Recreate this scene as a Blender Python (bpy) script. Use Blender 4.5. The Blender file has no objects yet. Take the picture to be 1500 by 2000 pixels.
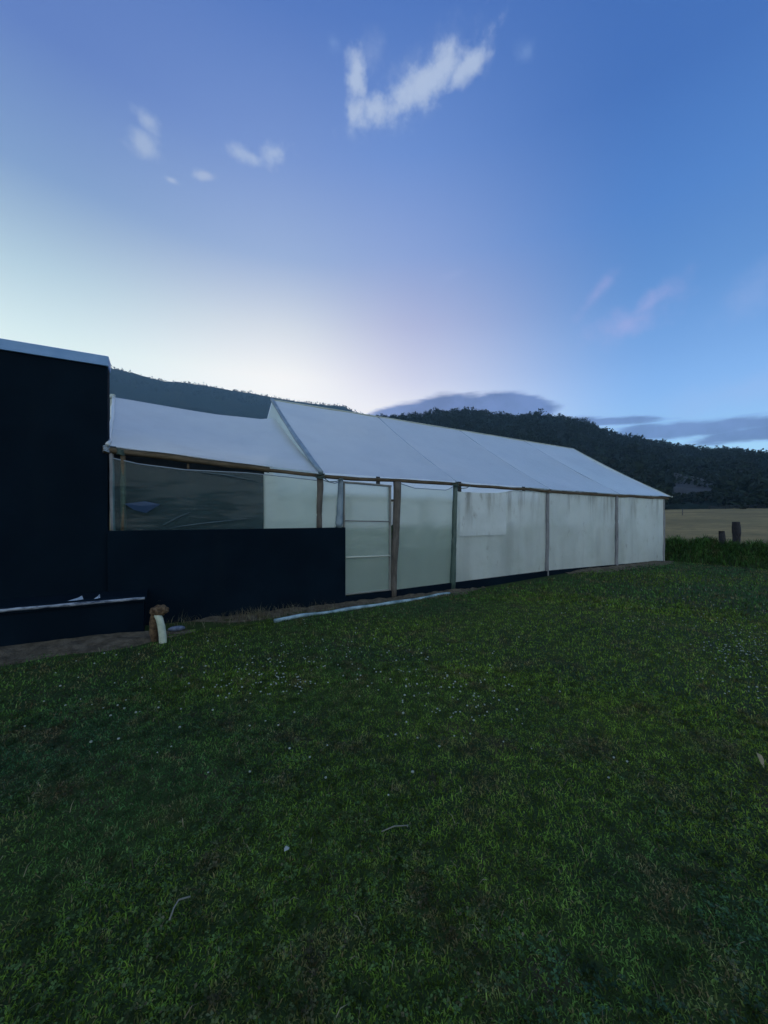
import bpy, bmesh, math, random
import numpy as np
from mathutils import Vector, Matrix, noise
R = math.radians
random.seed(7); rng = np.random.default_rng(7)
S = bpy.context.scene
COL = S.collection

# ------------------------------------------------------------------ camera
CAM = Vector((0.0, -6.53, 1.55)); YAW = R(29.69); F = 770.0
cd = bpy.data.cameras.new("camera"); cam = bpy.data.objects.new("camera", cd); COL.objects.link(cam)
cam.location = CAM; cam.rotation_euler = (R(90), 0, -YAW)
cd.sensor_fit = 'VERTICAL'; cd.sensor_height = 36.0; cd.sensor_width = 27.0
cd.lens = 36.0 * F / 2000.0
cd.shift_y = 0.005; cd.clip_start = 0.05; cd.clip_end = 8000
S.camera = cam
S.view_settings.view_transform = 'Standard'; S.view_settings.look = 'None'
S.view_settings.exposure = 0.0; S.view_settings.gamma = 1.0
S.render.resolution_x = 768; S.render.resolution_y = 1024

def lin(c):
    out = []
    for v in c[:3]:
        v = v / 255.0
        out.append(v / 12.92 if v <= 0.04045 else ((v + 0.055) / 1.055) ** 2.4)
    return (out[0], out[1], out[2], 1.0)

# ------------------------------------------------------------------ world: dusk sky, glow behind the hills
W = bpy.data.worlds.new("World"); S.world = W; W.use_nodes = True
nt = W.node_tree; N = nt.nodes; L = nt.links; N.clear()
def nd(t, **k):
    n = N.new(t)
    for a, b in k.items(): setattr(n, a, b)
    return n
def put(sock, v):
    if hasattr(v, 'is_output'): L.new(v, sock)
    else: sock.default_value = v
def M(op, a, b=0.0, c=0.0, clamp=False):
    n = nd('ShaderNodeMath', operation=op); n.use_clamp = clamp
    put(n.inputs[0], a); put(n.inputs[1], b); put(n.inputs[2], c)
    return n.outputs[0]
def smooth(x, a, b):
    n = nd('ShaderNodeMapRange', interpolation_type='SMOOTHSTEP')
    put(n.inputs[0], x); n.inputs[1].default_value = a; n.inputs[2].default_value = b
    return n.outputs[0]
def mixc(f, a, b):
    n = nd('ShaderNodeMix', data_type='RGBA'); put(n.inputs[0], f); put(n.inputs[6], a); put(n.inputs[7], b)
    return n.outputs[2]
def ramp(x, stops):
    n = nd('ShaderNodeValToRGB'); e = n.color_ramp.elements
    stops = sorted(stops)
    while len(e) < len(stops): e.new(0.5)
    for el, (p, c) in zip(e, stops): el.position = p / 90.0; el.color = lin(c)
    L.new(M('DIVIDE', x, 90.0, clamp=True), n.inputs[0]); return n.outputs[0]

tc = nd('ShaderNodeTexCoord'); sep = nd('ShaderNodeSeparateXYZ'); L.new(tc.outputs['Generated'], sep.inputs[0])
dx, dy, dz = sep.outputs
elev = M('MULTIPLY', M('ARCSINE', dz), 180 / math.pi)
azw = M('MULTIPLY', M('ARCTAN2', dx, dy), 180 / math.pi)          # 0 = along +Y, positive towards +X
az = M('SUBTRACT', azw, 29.69)
rL = ramp(elev, [(10, (250, 253, 248)), (15, (240, 250, 246)), (19, (222, 240, 238)), (25.5, (188, 213, 226)), (33.6, (133, 163, 207)), (43, (98, 128, 194)), (65, (70, 104, 178))])
rM = ramp(elev, [(13, (255, 254, 250)), (19, (252, 250, 246)), (25, (220, 226, 234)), (32.5, (160, 182, 221)), (41.6, (122, 150, 209)), (51.7, (84, 119, 191)), (75, (58, 94, 168))])
rC = ramp(elev, [(11, (250, 246, 246)), (15, (240, 236, 240)), (19, (216, 215, 231)), (25.7, (186, 190, 222)), (33.5, (146, 168, 219)), (42.7, (110, 144, 210)), (52.7, (78, 116, 190)), (75, (58, 94, 168))])
rR = ramp(elev, [(4, (178, 222, 248)), (7.5, (165, 212, 246)), (11, (145, 190, 238)), (15, (130, 176, 232)), (19, (116, 162, 222)), (25.5, (96, 145, 211)), (33.5, (80, 130, 204)), (43, (64, 109, 185)), (70, (52, 90, 168))])
rB = ramp(elev, [(0, (196, 198, 196)), (12, (226, 232, 230)), (28, (212, 226, 232)), (50, (160, 188, 216)), (85, (84, 122, 182))])
sky = mixc(smooth(az, -44, -14), rL, rM)
sky = mixc(smooth(az, -16, 6), sky, rC)
sky = mixc(smooth(az, -2, 36), sky, rR)
rear = M('MAXIMUM', smooth(az, 55, 125), smooth(M('MULTIPLY', az, -1), 60, 130))
sky = mixc(rear, sky, rB)

# clouds: soft noise-broken patches at fixed bearings in the sky
mapn = nd('ShaderNodeMapping'); L.new(tc.outputs['Generated'], mapn.inputs[0])
def nz(scale, detail=6, rough=0.6, off=(0, 0, 0), sc=(1, 1, 1), dist=0.0):
    mp = nd('ShaderNodeMapping'); L.new(tc.outputs['Generated'], mp.inputs[0])
    mp.inputs[1].default_value = off; mp.inputs[3].default_value = sc
    n = nd('ShaderNodeTexNoise'); L.new(mp.outputs[0], n.inputs[0])
    n.inputs['Scale'].default_value = scale; n.inputs['Detail'].default_value = detail; n.inputs['Roughness'].default_value = rough
    n.inputs['Distortion'].default_value = dist
    return n.outputs[0]
def azel(px, py):
    a = math.atan2(px - 750, F); e = math.atan2(1010 - py, math.hypot(px - 750, F))
    return math.degrees(a), math.degrees(e)
n1 = nz(9, 7, 0.62); n2 = nz(26, 6, 0.6, (3, 1, 2)); n3 = nz(5, 4, 0.5, (1, 7, 2)); nlow = nz(10, 6, 0.55, (2, 5, 1), (1, 1, 5))
def blob(px, py, wx, wy, rot=0.0):
    """soft elliptical field (1 in the middle) in bearing/elevation; sizes in degrees"""
    a0, e0 = azel(px, py)
    u = M('MULTIPLY', M('SUBTRACT', az, a0), math.cos(R(e0))); v = M('SUBTRACT', elev, e0)
    c, s = math.cos(R(rot)), math.sin(R(rot))
    uu = M('ADD', M('MULTIPLY', u, c / wx), M('MULTIPLY', v, s / wx))
    vv = M('ADD', M('MULTIPLY', u, -s / wy), M('MULTIPLY', v, c / wy))
    d = M('SQRT', M('ADD', M('MULTIPLY', uu, uu), M('MULTIPLY', vv, vv)))
    return M('SUBTRACT', 1.0, d)
def cloud(sky, fields, noise_in, gain, lo, hi, colour, opacity):
    f = fields[0]
    for g in fields[1:]: f = M('MAXIMUM', f, g)
    v = M('ADD', f, M('MULTIPLY', M('SUBTRACT', noise_in, 0.5), gain))
    return mixc(M('MULTIPLY', smooth(v, lo, hi), opacity), sky, colour)
white = lin((186, 201, 226))
n4 = nz(58, 5, 0.6, (7, 2, 5))
big = [blob(825, 168, 6.8, 1.7, 22), blob(915, 130, 2.8, 1.2, 26), blob(735, 212, 3.0, 1.5, 22), blob(697, 150, 1.2, 2.4, 10), blob(868, 125, 2.0, 1.7, 20), blob(700, 215, 1.5, 1.5, 0)]
nmix = M('ADD', M('MULTIPLY', n2, 0.6), M('MULTIPLY', n4, 0.4))
sky = cloud(sky, [blob(955, 100, .8, 2.2, -8), blob(685, 235, .8, 2.6, 8), blob(725, 110, 2.2, 1.8, 30), blob(885, 92, 1.8, 1.4, 10), blob(820, 160, 8.5, 2.9, 24)], nmix, 2.4, 0.0, 1.5, white, 0.30)
sky = cloud(sky, big, nmix, 2.1, -0.08, 0.9, white, 0.80)
sky = cloud(sky, [blob(1025, 100, 1.5, 1.2), blob(650, 85, 1.0, 1.0)], n2, 2.0, 0.1, 1.4, lin((150, 180, 225)), 0.30)
sky = cloud(sky, [blob(282, 285, 2.0, 1.5), blob(285, 234, 1.8, 0.9, -20)], n2, 1.9, 0.0, 1.1, lin((192, 206, 226)), 0.48)
sky = cloud(sky, [blob(535, 297, 2.8, 1.35, 18), blob(485, 305, 3.2, .9, -5)], n2, 2.4, 0.0, 1.0, lin((190, 205, 228)), 0.55)
sky = cloud(sky, [blob(400, 343, 1.6, .6, 10), blob(335, 352, 1.0, .5)], n2, 1.6, 0.0, 0.9, lin((200, 210, 228)), 0.45)
sky = cloud(sky, [blob(1225, 630, 6.5, 2.4, 12), blob(1165, 575, 4.2, 1.1, 45), blob(1260, 600, 6, 1.6, 30)], n2, 1.6, 0.0, 1.3, lin((172, 174, 224)), 0.55)
sky = cloud(sky, [blob(880, 538, 3.0, .7, 8), blob(1480, 560, 5, 2.5, 40)], n2, 1.6, 0.0, 1.4, lin((165, 180, 226)), 0.30)
sky = cloud(sky, [blob(1430, 765, 9, 2.6, 6)], n1, 2.2, 0.0, 1.5, lin((158, 180, 226)), 0.40)
# slate cloud bank lying on the hills
slate = mixc(smooth(n1, .35, .65), lin((80, 100, 150)), lin((100, 122, 176)))
sky = cloud(sky, [blob(900, 812, 12.0, 3.4, 0), blob(985, 800, 7.6, 2.7, -6), blob(800, 815, 8, 2.2, 8)], nlow, 0.55, 0.02, 0.30, slate, 0.93)
sky = cloud(sky, [blob(1350, 839, 12, 1.25, -1.5), blob(1190, 822, 7, 0.7, -4), blob(1495, 845, 8, 1.1, 0)], nlow, 1.7, 0.0, 0.6, slate, 0.90)

bg = nd('ShaderNodeBackground'); L.new(sky, bg.inputs[0]); L.new(M('MULTIPLY', M('ADD', M('MULTIPLY', rear, 0.45), 1.03), M('ADD', M('ADD', 1.0, M('MULTIPLY', smooth(elev, 54, 82), 0.9)), M('MULTIPLY', M('SUBTRACT', 1.0, smooth(elev, 8, 32)), 0.34))), bg.inputs[1])  # unseen sky behind the camera and overhead raised as added fill light
SUN_AZ, SUN_EL = 18.7, 3.0
st = nd('ShaderNodeTexSky'); st.sky_type = 'NISHITA'; st.sun_disc = False
st.sun_elevation = R(SUN_EL); st.sun_rotation = R(SUN_AZ)
bg2 = nd('ShaderNodeBackground'); L.new(st.outputs[0], bg2.inputs[0]); bg2.inputs[1].default_value = 0.002
ad = nd('ShaderNodeAddShader'); L.new(bg.outputs[0], ad.inputs[0]); L.new(bg2.outputs[0], ad.inputs[1])
wo = nd('ShaderNodeOutputWorld'); L.new(ad.outputs[0], wo.inputs[0])
try: W.cycles.sampling_method = 'MANUAL'; W.cycles.sample_map_resolution = 512
except Exception: pass

sl = bpy.data.lights.new("sun", 'SUN'); sl.energy = 0.5; sl.angle = R(0.5); sl.color = (1.0, 0.86, 0.7)
so = bpy.data.objects.new("sun", sl); COL.objects.link(so)
so.location = (60, 170, 60)
so.rotation_euler = Vector((math.sin(R(SUN_AZ)) * math.cos(R(SUN_EL)), math.cos(R(SUN_AZ)) * math.cos(R(SUN_EL)), math.sin(R(SUN_EL)))).to_track_quat('Z', 'Y').to_euler()

# ------------------------------------------------------------------ helpers
def tag(o, label=None, cat=None, group=None, kind=None):
    if label: o['label'] = label
    if cat: o['category'] = cat
    if group: o['group'] = group
    if kind: o['kind'] = kind
    return o
def empty(name, loc, label, cat, group=None):
    o = bpy.data.objects.new(name, None); COL.objects.link(o); o.location = loc; o.empty_display_size = 0.2
    return tag(o, label, cat, group)
def link_mesh(name, me, mat, parent=None):
    o = bpy.data.objects.new(name, me); COL.objects.link(o)
    if mat: me.materials.append(mat)
    if parent:
        o.parent = parent; o.matrix_parent_inverse = Matrix.Translation(-parent.location)
    return o
def from_bm(name, bm, mat, parent=None, smooth_=False):
    me = bpy.data.meshes.new(name); bm.normal_update(); bm.to_mesh(me); bm.free()
    if smooth_: me.polygons.foreach_set('use_smooth', [True] * len(me.polygons))
    return link_mesh(name, me, mat, parent)
def from_np(name, verts, faces_flat, counts, mat, parent=None, smooth_=False):
    me = bpy.data.meshes.new(name)
    me.vertices.add(len(verts)); me.vertices.foreach_set('co', np.asarray(verts, np.float32).ravel())
    ff = np.asarray(faces_flat, np.int32); cs = np.asarray(counts, np.int32)
    me.loops.add(len(ff)); me.loops.foreach_set('vertex_index', ff)
    me.polygons.add(len(cs)); st_ = np.zeros(len(cs), np.int32); st_[1:] = np.cumsum(cs)[:-1]
    me.polygons.foreach_set('loop_start', st_)
    try: me.polygons.foreach_set('loop_total', cs)
    except Exception: pass
    me.polygons.foreach_set('use_smooth', np.full(len(cs), smooth_, bool))
    me.update(calc_edges=True); me.validate()
    return link_mesh(name, me, mat, parent)
def box(bm, a, b, bev=0.0):
    a, b = Vector(a), Vector(b); c = (a + b) / 2; d = b - a
    r = bmesh.ops.create_cube(bm, size=1.0, matrix=Matrix.Translation(c) @ Matrix.Diagonal((d.x, d.y, d.z, 1)))
    if bev > 0:
        es = list({e for v in r['verts'] for e in v.link_edges})
        bmesh.ops.bevel(bm, geom=es, offset=bev, segments=2, affect='EDGES', profile=0.6)
    return bm
def tube(bm, pts, rad, n=10, wob=0.0, caps=True):
    """pole along a polyline; rad a number or one per point; wob gives knobbly wood"""
    pts = [Vector(p) for p in pts]; k = len(pts)
    rad = [rad] * k if isinstance(rad, (int, float)) else rad
    rings = []; ref = Vector((0.13, 0.31, 0.94))
    for i, p in enumerate(pts):
        t = (pts[min(i + 1, k - 1)] - pts[max(i - 1, 0)]).normalized()
        a = t.cross(ref if abs(t.dot(ref)) < 0.95 else Vector((1, 0, 0))).normalized(); b = t.cross(a)
        ring = []
        for j in range(n):
            th = 2 * math.pi * j / n; d = a * math.cos(th) + b * math.sin(th)
            r = rad[i] * (1 + wob * noise.noise(p * 2.3 + d * 1.5 + Vector((7, 3, 1))))
            ring.append(bm.verts.new(p + d * r))
        rings.append(ring)
    for i in range(k - 1):
        for j in range(n):
            bm.faces.new((rings[i][j], rings[i][(j + 1) % n], rings[i + 1][(j + 1) % n], rings[i + 1][j]))
    if caps:
        bm.faces.new(list(reversed(rings[0]))); bm.faces.new(rings[-1])
    return bm
def lerp_pts(a, b, k, wob=0.0, seed=0.0):
    a, b = Vector(a), Vector(b); out = []
    for i in range(k):
        t = i / (k - 1); p = a.lerp(b, t)
        if wob: p += Vector((noise.noise(p * 1.1 + Vector((seed, 0, 0))), noise.noise(p * 1.1 + Vector((0, seed, 5))), noise.noise(p * 1.1 + Vector((3, 0, seed))))) * wob * min(1, 4 * t, 4 * (1 - t) + .2)
        out.append(p)
    return out
def sheet(name, fn, nu, nv, mat, parent=None, flip=False):
    """film surface: fn(s, t) -> point"""
    vs = []; fs = []
    for j in range(nv + 1):
        for i in range(nu + 1): vs.append(tuple(fn(i / nu, j / nv)))
    w = nu + 1
    for j in range(nv):
        for i in range(nu):
            q = [j * w + i, j * w + i + 1, (j + 1) * w + i + 1, (j + 1) * w + i]
            fs += q[::-1] if flip else q
    return from_np(name, vs, fs, [4] * (nu * nv), mat, parent, True)
def pw(x, xs, ys): return float(np.interp(x, xs, ys))
def at(px, py, Y):
    """point on the vertical plane at this Y, for a bearing read off the photograph"""
    a = math.atan2(px - 750, F) + YAW; d = Y - CAM.y
    x = d * math.tan(a); Z = x * math.sin(YAW) + d * math.cos(YAW)
    return Vector((x, Y, CAM.z + (1010 - py) * Z / F))
def on_ground(px, py, zg=0.0):
    Z = (CAM.z - zg) * F / (py - 1010); X = (px - 750) / F * Z
    return Vector((CAM.x + X * math.cos(YAW) + Z * math.sin(YAW), CAM.y - X * math.sin(YAW) + Z * math.cos(YAW), zg))

# ------------------------------------------------------------------ materials
class Mat:
    def __init__(s, name):
        s.m = bpy.data.materials.new(name); s.m.use_nodes = True
        s.t = s.m.node_tree; s.t.nodes.clear()
        s.out = s.t.nodes.new('ShaderNodeOutputMaterial'); s.tc = s.t.nodes.new('ShaderNodeTexCoord')
        s.geo = s.t.nodes.new('ShaderNodeNewGeometry')
        s.pos = s.geo.outputs['Position']
    def n(s, t, **k):
        x = s.t.nodes.new(t)
        for a, b in k.items(): setattr(x, a, b)
        return x
    def put(s, sock, v):
        if hasattr(v, 'is_output'): s.t.links.new(v, sock)
        else: sock.default_value = v
    def noise(s, scale, detail=4, rough=0.55, sc=(1, 1, 1), off=(0, 0, 0), dist=0.0):
        mp = s.n('ShaderNodeMapping'); s.put(mp.inputs[0], s.pos); mp.inputs[3].default_value = sc; mp.inputs[1].default_value = off
        x = s.n('ShaderNodeTexNoise'); s.put(x.inputs[0], mp.outputs[0])
        x.inputs['Scale'].default_value = scale; x.inputs['Detail'].default_value = detail; x.inputs['Roughness'].default_value = rough
        x.inputs['Distortion'].default_value = dist
        return x.outputs[0]
    def rng(s, v, a, b, c=0.0, d=1.0):
        x = s.n('ShaderNodeMapRange', interpolation_type='SMOOTHSTEP'); s.put(x.inputs[0], v)
        for i, q in enumerate((a, b, c, d)): x.inputs[i + 1].default_value = q
        return x.outputs[0]
    def math(s, op, a, b=0.0):
        x = s.n('ShaderNodeMath', operation=op); s.put(x.inputs[0], a); s.put(x.inputs[1], b); return x.outputs[0]
    def mix(s, f, a, b):
        x = s.n('ShaderNodeMix', data_type='RGBA'); s.put(x.inputs[0], f); s.put(x.inputs[6], a); s.put(x.inputs[7], b); return x.outputs[2]
    def bump(s, h, strength=0.3, dist=0.01):
        x = s.n('ShaderNodeBump'); s.put(x.inputs['Height'], h); x.inputs['Strength'].default_value = strength; x.inputs['Distance'].default_value = dist
        return x.outputs[0]
    def pbr(s, col, rough=0.7, normal=None, spec=0.4, transl=None):
        p = s.n('ShaderNodeBsdfPrincipled'); s.put(p.inputs['Base Color'], col); s.put(p.inputs['Roughness'], rough)
        p.inputs['Specular IOR Level'].default_value = spec
        if normal: s.put(p.inputs['Normal'], normal)
        sh = p.outputs[0]
        if transl:
            t = s.n('ShaderNodeBsdfTranslucent'); s.put(t.inputs[0], col)
            mx = s.n('ShaderNodeMixShader'); mx.inputs[0].default_value = transl
            s.put(mx.inputs[1], sh); s.put(mx.inputs[2], t.outputs[0]); sh = mx.outputs[0]
        s.put(s.out.inputs[0], sh); return s.m
C = lambda r, g, b: (r, g, b, 1.0)

def wood(name, a, b, sc=(6, 6, 1.2)):
    m = Mat(name); g = m.noise(5, 6, 0.65, sc); k = m.noise(2.2, 3)
    col = m.mix(m.rng(g, .3, .7), C(*a), C(*b)); col = m.mix(m.rng(k, .5, .75, 0, .6), col, C(*[v * .45 for v in a]))
    return m.pbr(col, 0.8, m.bump(g, .5, .008), .2)
def film(name, col, dirt, diff, transl, refr, rough, gl=0.12, glrough=0.25, streaks=False, wr=0.4, scale=(1, 1, 1), ior=1.15, finew=.12):
    """greenhouse polythene: part milky, part see-through, with a sheen and wrinkles"""
    m = Mat(name)
    big = m.noise(0.9, 4, .55, scale); fine = m.noise(7, 5, .6, scale)
    h = m.math('ADD', m.math('MULTIPLY', big, 1.0), m.math('MULTIPLY', fine, finew))
    nrm = m.bump(h, wr, .12)
    c = m.mix(m.rng(m.noise(1.6, 5, .6), .4, .75, 0, .55), C(*col), C(*dirt))
    if streaks:
        sn = m.noise(3.2, 6, .62, (1.0, 1.0, .12)); sp = m.noise(4.5, 6, .65, (1, 1, .55), (4, 2, 1))
        sepz = m.n('ShaderNodeSeparateXYZ'); m.put(sepz.inputs[0], m.pos)
        top = m.rng(sepz.outputs[2], 1.2, 2.2, .15, 1.0)
        f = m.math('MULTIPLY', m.rng(sn, .47, .66), top)
        f = m.math('MAXIMUM', f, m.rng(sp, .57, .76, 0, .7))
        c = m.mix(m.math('MULTIPLY', f, .8), c, C(.17, .16, .11))
    d = m.n('ShaderNodeBsdfDiffuse'); m.put(d.inputs[0], c); m.put(d.inputs[2], nrm)
    t = m.n('ShaderNodeBsdfTranslucent'); m.put(t.inputs[0], c)
    r = m.n('ShaderNodeBsdfRefraction'); r.inputs['Color'].default_value = C(*[min(1, v * 1.25) for v in col]); r.inputs['Roughness'].default_value = rough; r.inputs['IOR'].default_value = ior
    g = m.n('ShaderNodeBsdfGlossy'); g.inputs[0].default_value = C(.9, .9, .9); g.inputs['Roughness'].default_value = glrough; m.put(g.inputs['Normal'], nrm)
    def mx(f, a, b):
        x = m.n('ShaderNodeMixShader'); m.put(x.inputs[0], f); m.put(x.inputs[1], a); m.put(x.inputs[2], b); return x.outputs[0]
    a = mx(transl / (diff + transl), d.outputs[0], t.outputs[0])
    k0 = refr / (diff + transl + refr)
    a = mx(m.rng(m.noise(1.5, 5, .62, (1, 1, .35), (6, 3, 1)), .32, .68, k0 * (.55 if streaks else 1.0), min(.95, k0 * (1.7 if streaks else 1.0))), a, r.outputs[0])
    fr = m.n('ShaderNodeLayerWeight'); fr.inputs[0].default_value = .25
    a = mx(m.rng(fr.outputs[1], 0, 1, gl * .4, gl * 2.6), a, g.outputs[0])
    m.put(m.out.inputs[0], a); return m.m

def make_navy():
    m = Mat('navy_paint'); a = m.noise(1.3, 5, .6); b = m.noise(18, 5, .6); v = m.noise(2.0, 4, .6, (1, 1, .15))
    col = m.mix(m.rng(a, .35, .7), C(.0014, .0058, .0120), C(.0024, .0085, .0165))
    col = m.mix(m.rng(v, .58, .78, 0, .5), col, C(.004, .009, .015))
    return m.pbr(col, .8, m.bump(b, .25, .006), .05)
NAVY = make_navy()
def make_worn():
    m = Mat('worn_navy_edge'); a = m.noise(7, 6, .7, (.6, 2, 2)); b = m.noise(20, 4)
    col = m.mix(m.rng(a, .40, .60), C(.012, .022, .05), C(.26, .30, .36))
    return m.pbr(col, .7, m.bump(b, .4, .006), .3)
WORN = make_worn()
def make_metal(name, c1, c2, rough=.5):
    m = Mat(name); a = m.noise(3, 5, .6); b = m.noise(24, 3)
    return m.pbr(m.mix(m.rng(a, .3, .7), C(*c1), C(*c2)), rough, m.bump(b, .1, .003), .4)
TRIM = make_metal('pale_blue_capping', (.13, .27, .50), (.18, .33, .57))
DARKB = make_metal('dark_board', (.008, .012, .016), (.014, .02, .024), .8)
BAMBOO = wood('weathered_bamboo', (.075, .060, .042), (.150, .120, .082), (1.0, 8, 8))
POSTW = wood('grey_brown_post_wood', (.070, .064, .058), (.125, .115, .105))
POSTG = wood('pale_grey_post_wood', (.15, .16, .18), (.22, .23, .25))
OLDPOST = wood('dark_fence_wood', (.012, .013, .018), (.035, .034, .04))
FILMWRAP = make_metal('blue_grey_wrapped_film', (.10, .15, .20), (.17, .24, .30), .35)
GREENWRAP = make_metal('dark_green_wrapped_film', (.03, .06, .055), (.06, .10, .09), .4)
FRAME = make_metal('grey_door_frame', (.13, .14, .14), (.2, .21, .20), .6)
LIGHTFRAME = make_metal('pale_door_rail', (.34, .38, .34), (.42, .46, .42), .6)
FILM_ROOF = film('white_roof_film', (.80, .85, .86), (.70, .75, .77), .44, .50, .06, .5, .20, .22, wr=.28, scale=(.7, .7, .7))
FILM_SEAM = make_metal('film_seam', (.22, .29, .38), (.3, .37, .46), .5)
FILM_NEW = film('greenish_clear_film', (.80, .97, .86), (.72, .88, .77), .22, .42, .52, .30, .08, .22, wr=.5, ior=1.2)
FILM_DARK = film('clear_lean_to_film', (.50, .74, .78), (.48, .72, .76), .030, .16, .74, .22, .035, .12, wr=.5, scale=(.5, 1, 1.8), ior=1.05, finew=.0)
FILM_OLD = film('dusty_old_film', (.80, .87, .84), (.62, .70, .63), .44, .46, .20, .36, .06, .42, streaks=True, wr=.5)
FILM_BACK = film('backlit_far_film', (.98, .98, .89), (.93, .94, .84), .10, .82, .08, .5, .05, .5, wr=.3)
FILM_PATCH = film('newer_white_film_patch', (.80, .85, .86), (.64, .70, .68), .46, .45, .14, .45, .05, .45, streaks=True, wr=.5)
BLUEGLINT = make_metal('blue_reflection_patch', (.035, .085, .19), (.05, .11, .23), .35)

def make_lawn(name='lawn_soil'):
    m = Mat(name); a = m.noise(.8, 5, .6); b = m.noise(9, 6, .7); c = m.noise(2.3, 5, .65, off=(3, 1, 0))
    col = m.mix(m.rng(a, .35, .65), C(.022, .040, .014), C(.035, .058, .014))
    col = m.mix(m.rng(c, .56, .70, 0, .8), col, C(.055, .042, .028))
    col = m.mix(m.rng(b, .35, .7), m.mix(.5, col, C(.010, .018, .008)), col)
    return m.pbr(col, .9, m.bump(b, .8, .03), .1)
LAWN = make_lawn()
def make_blades(name, dark, mid, yellow, brown, transl=.25, bshare=.18, lush=None):
    m = Mat(name); a = m.noise(.55, 4, .6); b = m.noise(2.6, 6, .7, off=(5, 2, 0)); d = m.noise(.35, 3, .5, off=(9, 4, 0))
    isl = m.geo.outputs['Random Per Island']
    col = m.mix(m.rng(a, .38, .62), C(*dark), C(*mid)); col = m.mix(m.rng(d, .42, .60, 0, .9), col, C(*yellow))
    col = m.mix(m.math('MULTIPLY', m.rng(isl, 0, 1, .0, 1), .45), col, C(*mid))
    if lush:
        sp_ = m.n('ShaderNodeSeparateXYZ'); m.put(sp_.inputs[0], m.pos)
        wv = m.math('ADD', sp_.outputs[0], m.math('MULTIPLY', m.math('SUBTRACT', m.noise(.7, 5, .65, off=(2, 8, 0)), .5), 6.0))
        fx = m.math('MULTIPLY', m.rng(wv, .2, 3.2), m.rng(sp_.outputs[1], -.9, -2.6))
        fx = m.math('MULTIPLY', fx, m.rng(sp_.outputs[0], 9.5, 5.5))
        col = m.mix(m.math('MULTIPLY', fx, .85), col, C(*lush))
    br = m.math('ADD', m.rng(b, .50, .66, 0, .8), m.rng(isl, 1 - bshare, 1 - bshare * .3, 0, .7))
    col = m.mix(m.math('MINIMUM', br, .85), col, C(*brown))
    x = m.n('ShaderNodeHueSaturation'); m.put(x.inputs['Color'], col)
    m.put(x.inputs['Value'], m.math('MULTIPLY', m.rng(m.math('FRACT', m.math('MULTIPLY', isl, 17.3)), 0, 1, .62, 1.42), m.rng(m.noise(9, 5, .7), .32, .68, .35, 1.65)))
    return m.pbr(x.outputs[0], .7, None, .06, transl)
GRASS = make_blades('grass_blades', (.028, .084, .036), (.050, .122, .032), (.088, .148, .016), (.130, .098, .055), lush=(.118, .195, .024))
CLOVER = make_blades('clover_leaves', (.026, .060, .032), (.036, .075, .032), (.050, .085, .022), (.075, .06, .04), bshare=.08)
WEED = make_blades('bank_weeds', (.020, .056, .016), (.036, .092, .020), (.05, .115, .022), (.07, .065, .03), bshare=.14)
STRAW = make_blades('dry_straw', (.10, .095, .065), (.14, .13, .09), (.12, .12, .07), (.09, .065, .045))
def make_simple(name, c1, c2, scale=3, rough=.85, b=.5, bd=.02):
    m = Mat(name); a = m.noise(scale, 6, .62); h = m.noise(scale * 5, 5, .65)
    return m.pbr(m.mix(m.rng(a, .32, .68), C(*c1), C(*c2)), rough, m.bump(h, b, bd), .2)
FLOWER = make_simple('white_clover_bloom', (.17, .21, .18), (.28, .32, .29), 40)
SAND = make_simple('sandy_soil', (.060, .050, .036), (.135, .115, .085), 9, .95, 1.0, .05)
SOIL = make_simple('inside_soil', (.040, .060, .034), (.060, .085, .045), 2)
FIELD = None
def make_field():
    m = Mat('dry_field'); a = m.noise(.09, 5, .6, (1, 1, 1)); b = m.noise(1.1, 6, .7); c = m.noise(.03, 3)
    col = m.mix(m.rng(a, .35, .66), C(.145, .112, .052), C(.250, .185, .082))
    col = m.mix(m.rng(b, .42, .70, 0, .8), col, C(.085, .08, .042)); col = m.mix(m.rng(c, .5, .7, 0, .4), col, C(.15, .15, .07))
    return m.pbr(col, .95, m.bump(b, .6, .1), .1)
FIELD = make_field()
def make_hill(name, c1, c2, c3):
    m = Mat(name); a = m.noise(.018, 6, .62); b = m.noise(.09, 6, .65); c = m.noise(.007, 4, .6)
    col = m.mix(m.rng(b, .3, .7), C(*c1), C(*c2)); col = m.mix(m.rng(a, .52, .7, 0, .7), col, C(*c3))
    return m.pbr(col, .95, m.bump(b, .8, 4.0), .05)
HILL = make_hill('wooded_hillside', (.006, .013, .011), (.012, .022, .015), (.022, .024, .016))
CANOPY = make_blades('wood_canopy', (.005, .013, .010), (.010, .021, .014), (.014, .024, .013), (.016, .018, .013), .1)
CLEAR = make_simple('hillside_clearing', (.026, .030, .036), (.036, .038, .040), .2, .95, .3, .5)
BARK = wood('tree_bark', (.03, .025, .02), (.06, .05, .04))
PIPE = make_simple('grey_blue_pipe', (.09, .15, .18), (.27, .38, .44), 5, .55, .3, .006)
BONE = make_simple('off_white_pipe', (.30, .36, .30), (.42, .47, .39), 14, .5, .2, .004)
COIR = make_blades('brown_fibre', (.24, .165, .09), (.32, .22, .12), (.36, .26, .15), (.12, .075, .045), .1)
COIRC = make_simple('dark_brown_fibre', (.06, .040, .027), (.19, .13, .075), 18, .95, 1, .03)
SHEDROOF = make_metal('pale_shed_roof', (.50, .60, .68), (.62, .70, .76))
SHEDWALL = make_metal('far_shed_wall', (.16, .18, .2), (.22, .24, .26), .8)
LEAF = make_simple('dead_leaf', (.34, .31, .22), (.44, .40, .29), 30)
SCRAP = make_simple('grey_white_paper', (.20, .23, .22), (.30, .33, .31), 30)
BLUEBAG = make_simple('dull_blue_plastic', (.06, .08, .13), (.14, .17, .24), 20, .5, .8, .02)
SHEEN = make_metal('film_sheen_streak', (.025, .05, .065), (.05, .085, .105), .35)
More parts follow.
